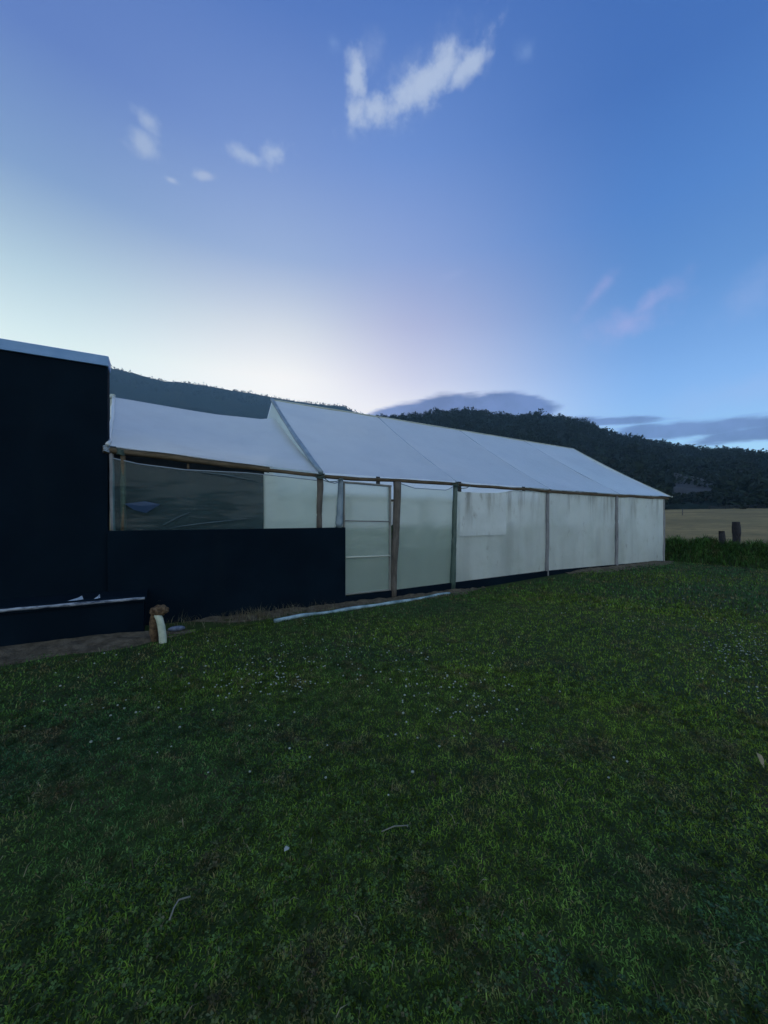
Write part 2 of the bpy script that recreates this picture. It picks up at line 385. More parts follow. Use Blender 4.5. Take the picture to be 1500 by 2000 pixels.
TWIG = make_simple('bleached_twig', (.13, .14, .12), (.20, .20, .17), 30)

# ------------------------------------------------------------------ ground
def sm(t): t = min(1, max(0, t)); return t * t * (3 - 2 * t)
def gz(x, y):
    z = 0.13 * sm((x - 5.5) / 4.5) * sm((y + 7) / 6) + 0.04 * sm((-x + 1.5) / 2.5) * sm((y + 4) / 3)
    z += 0.035 * noise.noise(Vector((x * .45, y * .45, 1.3))) * sm(math.hypot(x, y + 6.53) / 2) * (1 - sm((y + 1.0) / .8))
    d = math.hypot(x - CAM.x, y - CAM.y)
    z += max(0.0, d - 24) * 0.033 if d < 140 else 116 * .033
    return z
def build_ground():
    rs = [0.0] + list(np.geomspace(.6, 1.0, 3)) + list(np.geomspace(1.3, 24, 30)) + list(np.geomspace(27, 140, 26)) + [200, 300, 500, 900, 1750]
    vs = [(CAM.x, CAM.y, gz(CAM.x, CAM.y) - .012)]; fs = []; cn = []; na = 120
    for r in rs[1:]:
        for k in range(na):
            a = 2 * math.pi * k / na; x = CAM.x + r * math.sin(a); y = CAM.y + r * math.cos(a)
            z = gz(x, y) - .012 - (.06 if r < 24 else 0)
            vs.append((x, y, z))
    for k in range(na): fs += [0, 1 + (k + 1) % na, 1 + k]; cn.append(3)
    for i in range(len(rs) - 2):
        for k in range(na):
            p = 1 + i * na + k; q = 1 + i * na + (k + 1) % na
            fs += [p, q, q + na, p + na]; cn.append(4)
    tag(from_np('ground', vs, fs, cn, FIELD, None, True), 'dry straw coloured field reaching the foot of the hills', 'field', kind='structure')
build_ground()
def build_lawn():
    xs = np.linspace(-11, 16.2, 120); ys = np.linspace(-13, 9, 96); vs = []; fs = []; cn = []
    for y in ys:
        for x in xs: vs.append((x, y, gz(x, y)))
    w = len(xs)
    for j in range(len(ys) - 1):
        for i in range(w - 1): fs += [j * w + i, j * w + i + 1, (j + 1) * w + i + 1, (j + 1) * w + i]; cn.append(4)
    tag(from_np('lawn', vs, fs, cn, LAWN, None, True), 'dark green lawn in front of the greenhouse', 'lawn', kind='structure')
build_lawn()

def blades(name, pts, length, width, lean, mat, seg2=True):
    """pts (n,3); curved blades as one mesh"""
    n = len(pts); th = rng.uniform(0, 2 * np.pi, n); ln = rng.uniform(.25, 1.0, n) * lean; l = length * rng.uniform(.55, 1.35, n); w = width * rng.uniform(.6, 1.4, n)
    ph = th + rng.uniform(-1.2, 1.2, n) + np.pi / 2
    dirv = np.stack([np.cos(th), np.sin(th), np.zeros(n)], 1); sd = np.stack([np.cos(ph), np.sin(ph), np.zeros(n)], 1) * (w / 2)[:, None]
    up = np.array([0, 0, 1.0])
    mid = pts + dirv * (l * np.sin(ln * .5) * .55)[:, None] + up * (l * np.cos(ln * .5) * .55)[:, None]
    tip = mid + dirv * (l * np.sin(np.minimum(ln * 1.3, 1.9)) * .5)[:, None] + up * (l * np.cos(np.minimum(ln * 1.3, 1.9)) * .5)[:, None]
    tip[:, 2] = np.maximum(tip[:, 2], pts[:, 2] + .004)
    V = np.stack([pts - sd, pts + sd, mid + sd * .8, mid - sd * .8, tip], 1).reshape(-1, 3)
    b = np.arange(n)[:, None] * 5
    f = np.concatenate([b + np.array([[0, 1, 2, 3]]), b + np.array([[3, 2, 4]])], 1).ravel()
    return from_np(name, V, f, np.tile([4, 3], n), mat)
def lawn_points(n, rmin, rmax, power, amin=-58, amax=60):
    """random lawn spots round the viewer's bearing, thinning with distance"""
    r = rmin + (rmax - rmin) * rng.uniform(0, 1, n) ** power
    a = np.radians(rng.uniform(amin, amax, n)) + YAW
    x = CAM.x + r * np.sin(a); y = CAM.y + r * np.cos(a)
    ok = (y < -.28) & (x < 14.9) & (x > -9) & ~((y > -1.02 + .10 * np.sin(x * 3.1) + .07 * np.sin(x * 11)+ rng.normal(0, .05, n)) & (x < .1 + rng.normal(0, .12, n))) & ~((y > -.62) & (x < 1.4))
    x, y = x[ok], y[ok]
    z = np.array([gz(p, q) for p, q in zip(x, y)])
    return np.stack([x, y, z], 1)
near = lawn_points(150000, .75, 4.2, .8); mid_ = lawn_points(95000, 3.6, 8.5, .85); far = lawn_points(60000, 7.5, 17, .9, -20, 62)
g1 = blades('grass', near, .021, .0048, 2.0, GRASS); tag(g1, 'short dark grass of the lawn nearest the viewer', 'grass', kind='stuff')
g2 = blades('grass', mid_, .029, .0085, 1.6, GRASS); tag(g2, 'short dark grass across the middle of the lawn', 'grass', kind='stuff')
g3 = blades('grass', far, .050, .017, 1.2, GRASS); tag(g3, 'short green grass at the far side of the lawn', 'grass', kind='stuff')
def clover():
    p = np.concatenate([lawn_points(17000, .75, 4.5, .8), lawn_points(14000, 4, 9, .85)]); n = len(p)
    cl = np.array([noise.noise(Vector((a * .9, b * .9, 4))) for a, b, _ in p]); p = p[cl > -.12]; n = len(p)
    V = []; s = rng.uniform(.0035, .0085, n); rot = rng.uniform(0, 6.28, n); hh = rng.uniform(.012, .034, n); tl = rng.uniform(-.5, .5, (n, 2))
    for k in range(3):
        a = rot + k * 2.094; c = np.stack([np.cos(a), np.sin(a), np.zeros(n)], 1); t = np.stack([-np.sin(a), np.cos(a), np.zeros(n)], 1)
        base = p + np.stack([np.zeros(n), np.zeros(n), hh], 1)
        def q(u, v, w):
            o = base + c * (s * u)[:, None] + t * (s * v)[:, None]
            o[:, 2] += s * w + (o[:, 0] - base[:, 0]) * tl[:, 0] + (o[:, 1] - base[:, 1]) * tl[:, 1]; return o
        V.append(np.stack([q(0, 0, 0), q(1.0, -.75, .25), q(1.7, 0, .1), q(1.0, .75, .25)], 1))
    V = np.stack(V, 1).reshape(-1, 3); f = np.arange(len(V))
    o = from_np('clover', V, f, np.full(len(V) // 4, 4), CLOVER); tag(o, 'low clover leaves scattered through the lawn', 'clover', kind='stuff')
clover()
def flowers():
    spots = []
    def cluster(px, py, sx, sy, n):
        for _ in range(n):
            a, b = random.gauss(px, sx), random.gauss(py, sy)
            if b < 1120: continue
            q = on_ground(a, b, .03)
            if q.y < -.5 and q.x < 14.5 and not (q.x < .5 and q.y > -1.3): spots.append(q)
    cluster(520, 1325, 60, 28, 80); cluster(800, 1310, 110, 35, 110); cluster(900, 1375, 60, 25, 40); cluster(1450, 1265, 50, 38, 150)
    cluster(600, 1275, 180, 28, 70); cluster(1150, 1200, 160, 30, 70); cluster(1350, 1180, 120, 25, 60); cluster(720, 1430, 260, 60, 40); cluster(200, 1350, 140, 45, 40)
    bm = bmesh.new()
    for q in spots:
        r = random.uniform(.005, .011); z = gz(q.x, q.y) + random.uniform(.02, .06)
        bmesh.ops.create_icosphere(bm, subdivisions=1, radius=r, matrix=Matrix.Translation((q.x, q.y, z)) @ Matrix.Diagonal((1, 1, random.uniform(.6, .9), 1)))
    tag(from_bm('clover_flowers', bm, FLOWER), 'tiny white clover heads dotted over the lawn', 'flowers', kind='stuff')
flowers()
sp = lawn_points(3400, .8, 9, .7); sp[:, 2] += .012
s1 = blades('dead_grass', sp, .055, .0034, 1.9, STRAW); tag(s1, 'pale dry straws lying in the lawn', 'dry grass', kind='stuff')

# sandy strip along the walls
def strip(name, x0, x1, yb, yf, h, label):
    nx = int((x1 - x0) * 26); ny = 22
    def fn(s, t):
        x = x0 + (x1 - x0) * s; tp = sm((x - x0) / .9) * sm((x1 - x) / .9); edge = yb - .06 + (yf - yb) * (.25 + .75 * tp) + .10 * noise.noise(Vector((x * 1.7, 3, 0))) + .04 * noise.noise(Vector((x * 6, 1, 0)))
        y = yb + (edge - yb) * t
        z = gz(x, y) + .006 + h * tp * (1 - t) * (1 - .2 * t) + (.045 * noise.noise(Vector((x * 5, y * 5, 0))) + .02 * noise.noise(Vector((x * 14, y * 14, 0)))) * math.sin(math.pi * min(1, t * 1.1) * .95 + .05)
        if t > .95: z = gz(x, y) - .01
        return (x, y, z)
    return tag(sheet(name, fn, nx, ny, SAND, None, True), label, 'soil', kind='structure')
strip('soil', -11, .42, -.58, -1.10, .06, 'strip of sandy soil along the foot of the plinth')
strip('soil', .30, 6.2, .04, -.42, .03, 'thin strip of bare soil along the low wall and greenhouse base')
strip('soil', 9.0, 14.3, .02, -.50, .05, 'bare brown soil at the far end of the greenhouse')

# ------------------------------------------------------------------ navy building with plinth
UW = -.61
nb = empty('navy_building', (-3.0, 0, 0), 'tall dark navy painted building with a pale blue roof edge at the left', 'building')
bm = bmesh.new(); box(bm, (-11, 0, -.1), (UW, .25, 3.60), .006); from_bm('wall', bm, NAVY, nb)
bm = bmesh.new(); box(bm, (-11, .25, -.1), (-1.6, 7.0, 3.3), .006); from_bm('side_wall', bm, NAVY, nb)
cap = from_bm('roof_edge', box(bmesh.new(), (-11, -.03, 3.60), (UW + .012, .28, 3.735), .008), TRIM, nb)
bm = bmesh.new(); box(bm, (-11, -.60, -.1), (-.17, 0.0, .515), .012); pl = from_bm('plinth', bm, NAVY, nb)
bm = bmesh.new(); nseg = 60
def capfn(s, t):
    x = -11 + (10.86) * s
    n_ = .010 * noise.noise(Vector((x * 4, 2, 0))) + .006 * noise.noise(Vector((x * 15, 2, 0)))
    prof = [(-.60 - .022, .470 + n_), (-.60 - .03 + n_ * .6, .500 + n_), (-.60 - .018, .535), (-.50 + n_ * 2, .540 + n_ * .4), (-.2, .538), (0, .536)]
    q = t * 5; i = min(4, int(q)); f = q - i
    return (x, prof[i][0] * (1 - f) + prof[i + 1][0] * f, prof[i][1] * (1 - f) + prof[i + 1][1] * f)
bm.free()
sheet('plinth_capping', capfn, 220, 5, NAVY, pl)
bm = bmesh.new(); pts = []
for i in range(90):
    x = -11 + 10.84 * i / 89; pts.append((x, -.628 + .006 * noise.noise(Vector((x * 5, 0, 0))), .512 + .010 * noise.noise(Vector((x * 3.3, 4, 0)))))
tube(bm, pts, [.020 + .010 * noise.noise(Vector((p[0] * 4, 9, 0))) for p in pts], 7); from_bm('plinth_edge', bm, WORN, pl, True)
def scrap(px, py, w, h, label):
    p = at(px, py, -.5); bm = bmesh.new()
    x, y, z = p.x, -.5, .542
    vs = [bm.verts.new(v) for v in ((x - w, y - .03, z), (x + w * .2, y - .05, z + .003), (x + w, y, z), (x - .1 * w, y + .03, z), (x + w * .8, y + .01, z + h), (x + .2 * w, y + .015, z + h * .45))]
    for f in ((0, 1, 3), (1, 2, 3), (1, 4, 5), (0, 1, 5), (1, 2, 4), (2, 3, 4), (3, 5, 4), (0, 5, 3)): bm.faces.new([vs[i] for i in f])
    tag(from_bm('plastic_scrap', bm, FILM_SEAM), label, 'scrap')
scrap(148, 1168, .075, .045, 'larger pale curled plastic scrap lying on the navy plinth, further left')
scrap(190, 1162, .03, .05, 'smaller upright pale plastic scrap on the navy plinth, nearer the low wall')

lw = from_bm('low_wall', box(bmesh.new(), (UW + .003, -.06, -.1), (at(675, 1030, -.06).x, .055, 1.365), .008), NAVY)
tag(lw, 'low navy painted wall between the tall building and the greenhouse door', 'wall')

# ------------------------------------------------------------------ plastic lean-to beside the building
UL = -.56; U0 = 2.42; RY = 3.3
EX = [UL - .05, .4, 1.5, U0, 5.41, 8.40, 11.39, 14.25]
EZ = [2.475, 2.40, 2.325, 2.268, 2.26, 2.20, 2.17, 2.17]
def eave(x): return pw(x, EX, EZ)
def ridge(x): return pw(x, [U0, 5.41, 14.2], [4.44, 4.40, 4.24])
lt = empty('plastic_lean_to', ((UL + U0) / 2, 0, 0), 'sagging white plastic lean-to roof on poles above the low navy wall', 'lean-to')
def lroof(s, t):
    x0 = UL - .02 - .20 * t; x1 = U0 - .02 - .0 * t
    x = x0 + (x1 - x0) * s
    y = -.09 + (RY - .35 + .09) * t
    z0 = eave(x) + .045; z1 = pw(s, [0, .25, .6, .9, 1], [3.93, 3.90, 3.84, 3.86, 3.92])
    z = z0 + (z1 - z0) * t - .20 * math.sin(math.pi * t) * (.55 + .45 * math.sin(math.pi * s)) * (.4 + .6 * min(1, (1 - s) * 3)) 
    z += .012 * noise.noise(Vector((x * 1.6, y * 2.2, 0)))
    if s < .04: x += .03 * noise.noise(Vector((0, y * 4, 3)))
    return (x, y, z)
sheet('roof_film', lroof, 56, 28, FILM_ROOF, lt)
bm = bmesh.new(); tube(bm, [Vector(lroof(0, i / 14)) + Vector((-.012, 0, .012)) for i in range(15)], [.028 + .012 * noise.noise(Vector((i * 1.3, 0, 0))) for i in range(15)], 8, .3)
from_bm('rolled_film_edge', bm, FILM_ROOF, lt, True)
bm = bmesh.new(); tube(bm, lerp_pts((-.80, RY - .4, 3.1), (-.80, RY - .38, 3.98), 6), .045, 8, .3); tube(bm, [(-.9, RY - .38, 3.9), (-.80, RY - .4, 3.93)], .035, 8); from_bm('upright', bm, LIGHTFRAME, lt, True)
bm = bmesh.new(); tube(bm, lerp_pts((UL - .1, -.005, eave(UL)), (1.56, -.005, eave(1.56)), 26, .018, 2), .047, 10, .25); from_bm('eave_pole', bm, BAMBOO, lt, True)
bm = bmesh.new(); tube(bm, lerp_pts((1.50, .0, eave(1.5) - .005), (U0 + .04, -.005, eave(U0)), 12, .010, 4), .030, 10, .25); from_bm('eave_pole', bm, BAMBOO, lt, True)
for k, x in enumerate((UL - .01, UL + .12)):
    bm = bmesh.new(); tube(bm, lerp_pts((x + .02 * (1 - k), .015, 1.36), (x, .01, eave(x) - .02), 9, .012, k + 3), .030 if k else .028, 9, .25)
    from_bm('post', bm, POSTG if k == 0 else BAMBOO, lt, True)
for dx_, dz_, r_ in ((-.06, .0, .035), (.10, -.03, .042)):
    bm = bmesh.new(); c = Vector((UL + dx_, -.03, eave(UL) + dz_))
    for k in range(4): 
        ring = [c + Vector((r_ * math.cos(a), (r_ + .01) * math.sin(a) * .8, -.03 + .02 * k + .01 * math.sin(a * 2))) for a in [i * math.pi / 6 for i in range(13)]]
        tube(bm, ring, .009, 6, caps=False)
    from_bm('binding', bm, GREENWRAP if dx_ > 0 else FILM_SEAM, lt, True)
def lwall(s, t):
    x = UL + .01 + (U0 - UL - .02) * s
    zt = eave(x) - .055 - pw(s, [0, .1, .3, .6, .7, 1], [.06, .095, .10, .035, .03, .03])
    z = 1.35 + (zt - 1.35) * t
    y = -.012 + .020 * noise.noise(Vector((x * 1.3 + z * .9, z * 1.6 - x * .4, 2))) + .012 * noise.noise(Vector((x * 3.1, z * 2.2, 5)))
    return (x, y - .01 * math.sin(math.pi * t), z)
XS = (at(515, 1000, -.01).x - UL) / (U0 - UL)
sheet('wall_film', lambda s, t: lwall(s * XS, t), 48, 24, FILM_DARK, lt)
sheet('wall_film', lambda s, t: lwall(XS + (1 - XS) * s, t), 20, 24, FILM_NEW, lt)
bm = bmesh.new(); tube(bm, [Vector(lwall(i / 30, 1.0)) + Vector((0, -.004, 0)) for i in range(31)], .007, 6); from_bm('film_hem', bm, FILM_SEAM, lt, True)
sheet('added_back_film', lambda s, t: (U0 - .05 - (U0 + .7) * s, RY - .30 + .02 * noise.noise(Vector((s * 6, t * 3, 0))), .05 + 3.72 * t), 24, 10, FILM_BACK, lt)  # back sheet added so the clear film in front looks brighter
p0 = at(516, 1000, .42)
bm = bmesh.new(); vs = []
for zl, zr in ((0, 0), (2.53, 2.40)):
    for q, z in (((UW + .02, .27), zl), ((p0.x, .42), zr), ((p0.x - .01, .46), zr), ((UW + .02, .31), zl)): vs.append(bm.verts.new((q[0], q[1], z)))
for f_ in ((0, 1, 5, 4), (1, 2, 6, 5), (2, 3, 7, 6), (3, 0, 4, 7), (4, 5, 6, 7), (3, 2, 1, 0)): bm.faces.new([vs[i] for i in f_])
from_bm('back_board', bm, DARKB, lt)
p = at(355, 899, .03); bm = bmesh.new(); box(bm, (.36, .03, eave(.36) - .13), (.39, .06, eave(.36) - .03), .004); from_bm('stub', bm, BAMBOO, lt)
for f0, f1, f2 in (((330, 1031), (400, 1022), (482, 1013)), ((318, 1026), (345, 1012), (372, 1000)), ((380, 921), (440, 928), (500, 940))):  # raised strips coloured as the reflection streaks on the dark film
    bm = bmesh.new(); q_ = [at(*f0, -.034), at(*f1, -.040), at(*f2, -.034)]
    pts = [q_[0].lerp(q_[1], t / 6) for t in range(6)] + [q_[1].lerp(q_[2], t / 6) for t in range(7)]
    tube(bm, pts, [.003 + .009 * math.sin(math.pi * i / 12) for i in range(13)], 6); from_bm('sheen_streak', bm, SHEEN, lt, True)
# small blue flap coloured as the reflection highlight low in the corner
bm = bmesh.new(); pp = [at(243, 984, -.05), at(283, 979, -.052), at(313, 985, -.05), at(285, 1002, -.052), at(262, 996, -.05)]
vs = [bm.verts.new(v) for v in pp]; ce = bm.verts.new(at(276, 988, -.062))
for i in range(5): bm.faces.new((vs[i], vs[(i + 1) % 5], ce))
bmesh.ops.solidify(bm, geom=bm.faces[:], thickness=.003); from_bm('film_patch_or_highlight', bm, BLUEGLINT, lt)

# ------------------------------------------------------------------ greenhouse
BX = [U0, 5.41, 8.40, 11.39, 14.05]
gh = empty('greenhouse', (8.2, RY, 0), 'long white polythene greenhouse on wooden posts with a pitched film roof', 'greenhouse')
EDGE = [U0, 5.41, 8.40, 11.39, 14.24]
def roof_pt(x, t, back=False, sag=0.0):
    ye = -.10 if not back else 6.7
    y = ye + (RY - ye) * t; z0 = eave(x) + .04; z1 = ridge(x)
    z = z0 + (z1 - z0) * t - .05 * math.sin(math.pi * t) - sag * math.sin(math.pi * t)
    return Vector((x, y, z))
for b in range(4):
    a, c = EDGE[b], EDGE[b + 1]
    for back in (False, True):
        def fn(s, t, a=a, c=c, back=back):
            x = a + (c - a) * s; p = roof_pt(x, t, back, .075 * math.sin(math.pi * s) ** .8 if 0 < s < 1 else 0)
            p.z += .014 * noise.noise(Vector((p.x * 1.2, p.y * 1.7, 0))) + .006 * noise.noise(Vector((p.x * 3.4, p.y * 2.1, 4))); return p
        sheet('roof_film', fn, 26, 22, FILM_BACK if back else FILM_ROOF, gh, back)
for b, x in enumerate(EDGE):
    bm = bmesh.new(); tube(bm, [roof_pt(x, i / 14) + Vector((0, 0, -.005 if b else .008)) for i in range(15)], .045 if b == 0 else (.011 if b < 4 else .022), 8, .25 if b == 0 else .05)
    from_bm('rafter', bm, FILMWRAP if b == 0 else (FILM_SEAM if b < 4 else LIGHTFRAME), gh, True)
bm = bmesh.new(); tube(bm, [(x, RY, ridge(x) + .008) for x in np.linspace(U0 - .02, 14.26, 24)], .018, 8); from_bm('ridge_pole', bm, LIGHTFRAME, gh, True)
for x0, x1, sd in ((U0 - .05, 5.45, 1), (5.36, 9.1, 2), (9.0, 14.22, 3)):
    bm = bmesh.new(); k = int((x1 - x0) * 8)
    tube(bm, [Vector((p.x, -.01 + .006 * sd, eave(p.x) - .006)) + (p - Vector((p.x, 0, 0))) for p in lerp_pts((x0, 0, 0), (x1, 0, 0), k, .022, sd)], .034 if sd < 3 else .040, 9, .3)
    from_bm('eave_pole', bm, BAMBOO, gh, True)
bm = bmesh.new(); tube(bm, lerp_pts((U0, 6.6, 2.22), (14.1, 6.6, 2.15), 30, .02, 8), .04, 8, .2); from_bm('eave_pole', bm, BAMBOO, gh, True)
def post(xb, xt, rb, rt, mat, y=-.03, z0=.02, back=False):
    bm = bmesh.new(); zt = eave(xt) - (.03)
    pts = lerp_pts((xb, y, z0), (xt, y, zt), 14, .02, xb); k = len(pts)
    tube(bm, pts, [rb + (rt - rb) * i / (k - 1) for i in range(k)], 10, .22); return from_bm('post', bm, mat, gh, True)
post(2.42, 2.43, .052, .058, POSTW, -.012, 1.36)
post(2.79, 2.83, .075, .050, FILMWRAP, .0, 1.36)
post(3.915, 4.00, .060, .080, POSTW, -.03)
post(5.36, 5.44, .060, .050, GREENWRAP, -.03)
for x, m_ in ((8.38, POSTG), (11.36, POSTG)): post(x, x + .02, .052, .044, m_, -.02)
post(14.03, 14.05, .05, .05, POSTG, .03)
for x in BX: post(x, x, .055, .05, POSTW, 6.6)
for x in BX[1:4]:
    bm = bmesh.new(); tube(bm, lerp_pts((x, RY, 0), (x, RY, ridge(x) - .03), 6, .02, x), .06, 9, .2); from_bm('post', bm, POSTW, gh, True)
def base(x): return pw(x, [2.4, 3.0, 5.4, 8.4, 11.4, 14.1], [.125, .135, .175, .225, .20, .165])
def wall_panel(x0, x1, mat, top, y=0.0, wob=.012, zb=None):
    def fn(s, t):
        x = x0 + (x1 - x0) * s; zt = eave(x) - .05 - pw(s, *top); b_ = base(x) - .02
        z = b_ + (zt - b_) * t
        yy = y + wob * noise.noise(Vector((x * 1.5, z * 1.3, 3))) + wob * .8 * noise.noise(Vector((x * 4.5, z * .8, 3))) + (.010 * abs(noise.noise(Vector((x * 2.2 + z * 1.6, z * 1.9 - x, 8)))) if mat is FILM_OLD else 0)
        return (x, yy, z)
    o = sheet('wall_film', fn, max(10, int((x1 - x0) * 22)), 40, mat, gh)
    bm = bmesh.new(); tube(bm, [Vector(fn(i / 16, 1.0)) + Vector((0, -.006, 0)) for i in range(17)], .008, 6); from_bm('film_hem', bm, FILM_SEAM if mat is not FILM_OLD else FILM_OLD, o, True)
    return o
wall_panel(U0 + .03, 2.83, FILM_NEW, ([0, .3, .7, 1], [.0, .04, .065, .02]))
wall_panel(3.99, 5.39, FILM_NEW, ([0, .1, .3, .9, 1], [-.02, .02, .085, .095, .02]))
wall_panel(5.43, 8.38, FILM_OLD, ([0, .06, .2, .45, .62, 1], [.09, .13, .125, .09, .0, .0]))
wall_panel(8.38, 11.37, FILM_OLD, ([0, 1], [.0, .0]))
wall_panel(11.37, 14.04, FILM_OLD, ([0, 1], [.0, .0]))
def patch(x0, x1, z0, z1, mat=FILM_PATCH):
    def fn(s, t): return (x0 + (x1 - x0) * s, -.034 + .007 * noise.noise(Vector((s * 4, t * 5, 1))), z0 + (z1 - z0) * t + .01 * noise.noise(Vector((s * 5, t * 3, 7))))
    o = sheet('film_patch_or_highlight', fn, 14, 14, mat, gh); return o
pa, pb = at(897, 1047, -.02), at(987, 962, -.02); patch(pa.x, pb.x, pa.z, 2.09)
# far side and the two gable ends
def backw(s, t): x = 14.05 - (14.05 - U0) * s; return (x, 6.6 + .02 * noise.noise(Vector((x, t * 2, 0))), .05 + (eave(x) - .02) * t)
sheet('wall_film', backw, 60, 12, FILM_BACK, gh)
def gable(x, mat, flip, zlow=.05):
    def fn(s, t):
        y = -.02 + 6.64 * s; top = eave(x) + (ridge(x) - eave(x)) * (1 - abs(y - RY) / RY) - .01
        return (x + .02 * noise.noise(Vector((y, t * 3, x))), y, zlow + (top - zlow) * t)
    return sheet('gable_film', fn, 32, 18, mat, gh, flip)
gable(14.06, FILM_OLD, False); gable(U0 + .015, FILM_NEW, True)
bm = bmesh.new(); tube(bm, [Vector((14.27, -.115 + .0 * i, eave(14.2) + .03)) + Vector((0, .0, 0)) + Vector((.01 * i, -.01 * i, 0)) for i in range(3)], .028, 7); from_bm('pole_end', bm, LIGHTFRAME, gh, True)
# base board
bm = bmesh.new()
xs_ = np.linspace(2.86, 13.9, 40)
for i in range(39):
    a, c = xs_[i], xs_[i + 1]
    v = [bm.verts.new(q) for q in ((a, -.055, -.1), (c, -.055, -.1), (c, -.055, base(c) - .008), (a, -.055, base(a) - .008), (a, .02, base(a) - .008), (c, .02, base(c) - .008))]
    bm.faces.new((v[0], v[1], v[2], v[3])); bm.faces.new((v[3], v[2], v[5], v[4]))
bmesh.ops.remove_doubles(bm, verts=bm.verts[:], dist=.0005); from_bm('base_board', bm, NAVY, gh)
# binding string at posts
for x in (2.43, 5.43, 8.4, 14.1):
    bm = bmesh.new()
    for k in range(3):
        ring = [Vector((x + .075 * math.cos(a), -.03 + .075 * math.sin(a), eave(x) - .03 + .022 * k + .02 * math.sin(a + k))) for a in [i * math.pi / 6 for i in range(13)]]
        tube(bm, ring, .009, 5, caps=False)
    if x < 6: tube(bm, [(x + .05, -.08, eave(x) - .04), (x + .16, -.05, eave(x) - .10), (x + .30, -.05, eave(x) - .085), (x + .42, -.05, eave(x) - .03)], .009, 5)
    from_bm('binding', bm, GREENWRAP if x < 6 else BAMBOO, gh, True)
# door
def tubebox(bm, a, b): return box(bm, a, b, .005)
dr = from_bm('door', tubebox(tubebox(tubebox(bmesh.new(), (2.875, -.028, .145), (2.905, .01, 2.165)), (3.83, -.028, .145), (3.87, .01, 2.14)), (2.905, -.026, .145), (3.83, .008, .165)), FRAME, gh)
bm = bmesh.new(); tube(bm, lerp_pts((2.87, -.01, 2.178), (3.875, -.01, 2.145), 9, .006, 3), .021, 8); from_bm('top_rail', bm, FRAME, dr, True)
bm = bmesh.new(); tube(bm, lerp_pts((2.90, -.03, 1.485), (3.84, -.03, 1.465), 5), .013, 8); from_bm('middle_rail', bm, FRAME, dr, True)
bm = bmesh.new(); tube(bm, lerp_pts((2.90, -.03, .825), (3.84, -.03, .81), 5), .016, 8); from_bm('lower_rail', bm, LIGHTFRAME, dr, True)
def doorf(s, t):
    x = 2.88 + .97 * s; z = .15 + (2.16 - .02 * s - .15) * t
    return (x, .012 + .012 * noise.noise(Vector((x * 1.7, z * 1.5, 9))) , z)
sheet('film', doorf, 14, 24, FILM_NEW, dr)
# inside: bare ground and a bed of plants seen blurred through the film
tag(sheet('greenhouse_floor', lambda s, t: (U0 + .06 + 11.5 * s, .06 + 6.5 * t, gz(U0 + 11.5 * s, 0) + .03), 8, 6, SOIL), 'earth floor inside the greenhouse', 'floor', kind='structure')
def beds():
    n = 9000; x = rng.uniform(U0 + .3, 13.7, n); row = rng.integers(0, 4, n); y = 1.5 + row * 1.35 + rng.normal(0, .22, n); z = rng.uniform(.2, 1.15, n)
    p = np.stack([x, y, z], 1)
    tag(blades('greenhouse_plants', p, .22, .09, 1.6, WEED), 'rows of green plants blurred behind the greenhouse film', 'plants', kind='stuff')
beds()

# ------------------------------------------------------------------ things on the ground by the wall
p1, p2 = on_ground(536, 1213, .03), on_ground(878, 1160, .0)
pts = []
for i in range(36):
    t = i / 35; q = p1.lerp(p2, t); q.y += .05 * math.sin(t * 7) * (1 - t); q.y += .025 * noise.noise(Vector((t * 5, 1, 0))); q.z = gz(q.x, q.y) + .026 + .022 * noise.noise(Vector((t * 6, 4, 0))) - .016 * t
    pts.append(q)
bm = bmesh.new(); tube(bm, pts, [.030 + .007 * noise.noise(q * 3) for q in pts], 10, .15)
tag(from_bm('pipe', bm, PIPE, None, True), 'long pale grey blue pipe lying in the grass along the greenhouse base', 'pipe')

q = on_ground(312, 1252, .05)
dp = empty('wrapped_pipe', (q.x, q.y, q.z), 'short upright off white pipe under a shaggy brown fibre wrap beside the plinth', 'pipe')
X, Y_, Z_ = q.x, q.y, gz(q.x, q.y)
bm = bmesh.new()
pts = [(X + .035, Y_ - .015, Z_ - .05), (X + .03, Y_ - .01, Z_ + .08), (X + .015, Y_, Z_ + .20), (X - .005, Y_ + .01, Z_ + .29), (X - .035, Y_ + .04, Z_ + .35), (X - .075, Y_ + .09, Z_ + .37)]
sm_pts = []
for i in range(len(pts) - 1):
    for k in range(4): sm_pts.append(Vector(pts[i]).lerp(Vector(pts[i + 1]), k / 4))
sm_pts.append(Vector(pts[-1]))
tube(bm, sm_pts, [.043 - .006 * i / len(sm_pts) for i in range(len(sm_pts))], 14, .06); from_bm('bent_pipe', bm, BONE, dp, True)
bm = bmesh.new()
bmesh.ops.create_icosphere(bm, subdivisions=4, radius=1)
for v in bm.verts:
    d = v.co.copy(); r = 1 + .22 * noise.noise(d * 2.2) + .10 * noise.noise(d * 6)
    v.co = Vector((X - .005 + d.x * .098 * r, Y_ + .055 + d.y * .08 * r, Z_ + .375 + d.z * .068 * r))
fc = from_bm('fibre_cap', bm, COIRC, dp, True)
bm = bmesh.new(); bmesh.ops.create_icosphere(bm, subdivisions=3, radius=1)
for v in bm.verts:
    d = v.co.copy(); r = 1 + .2 * noise.noise(d * 2.5)
    v.co = Vector((X - .055 + d.x * .055 * r, Y_ + .085 + d.y * .05 * r, Z_ + .17 + d.z * .21 * r))
from_bm('fibre_wrap', bm, COIRC, dp, True)
n = 1500; d = rng.normal(size=(n, 3)); d /= np.linalg.norm(d, axis=1)[:, None]; d[:, 2] = np.abs(d[:, 2]) * 1.0 - .25
fp = np.stack([X - .005 + d[:, 0] * .098, Y_ + .055 + d[:, 1] * .085, Z_ + .365 + d[:, 2] * .068], 1)
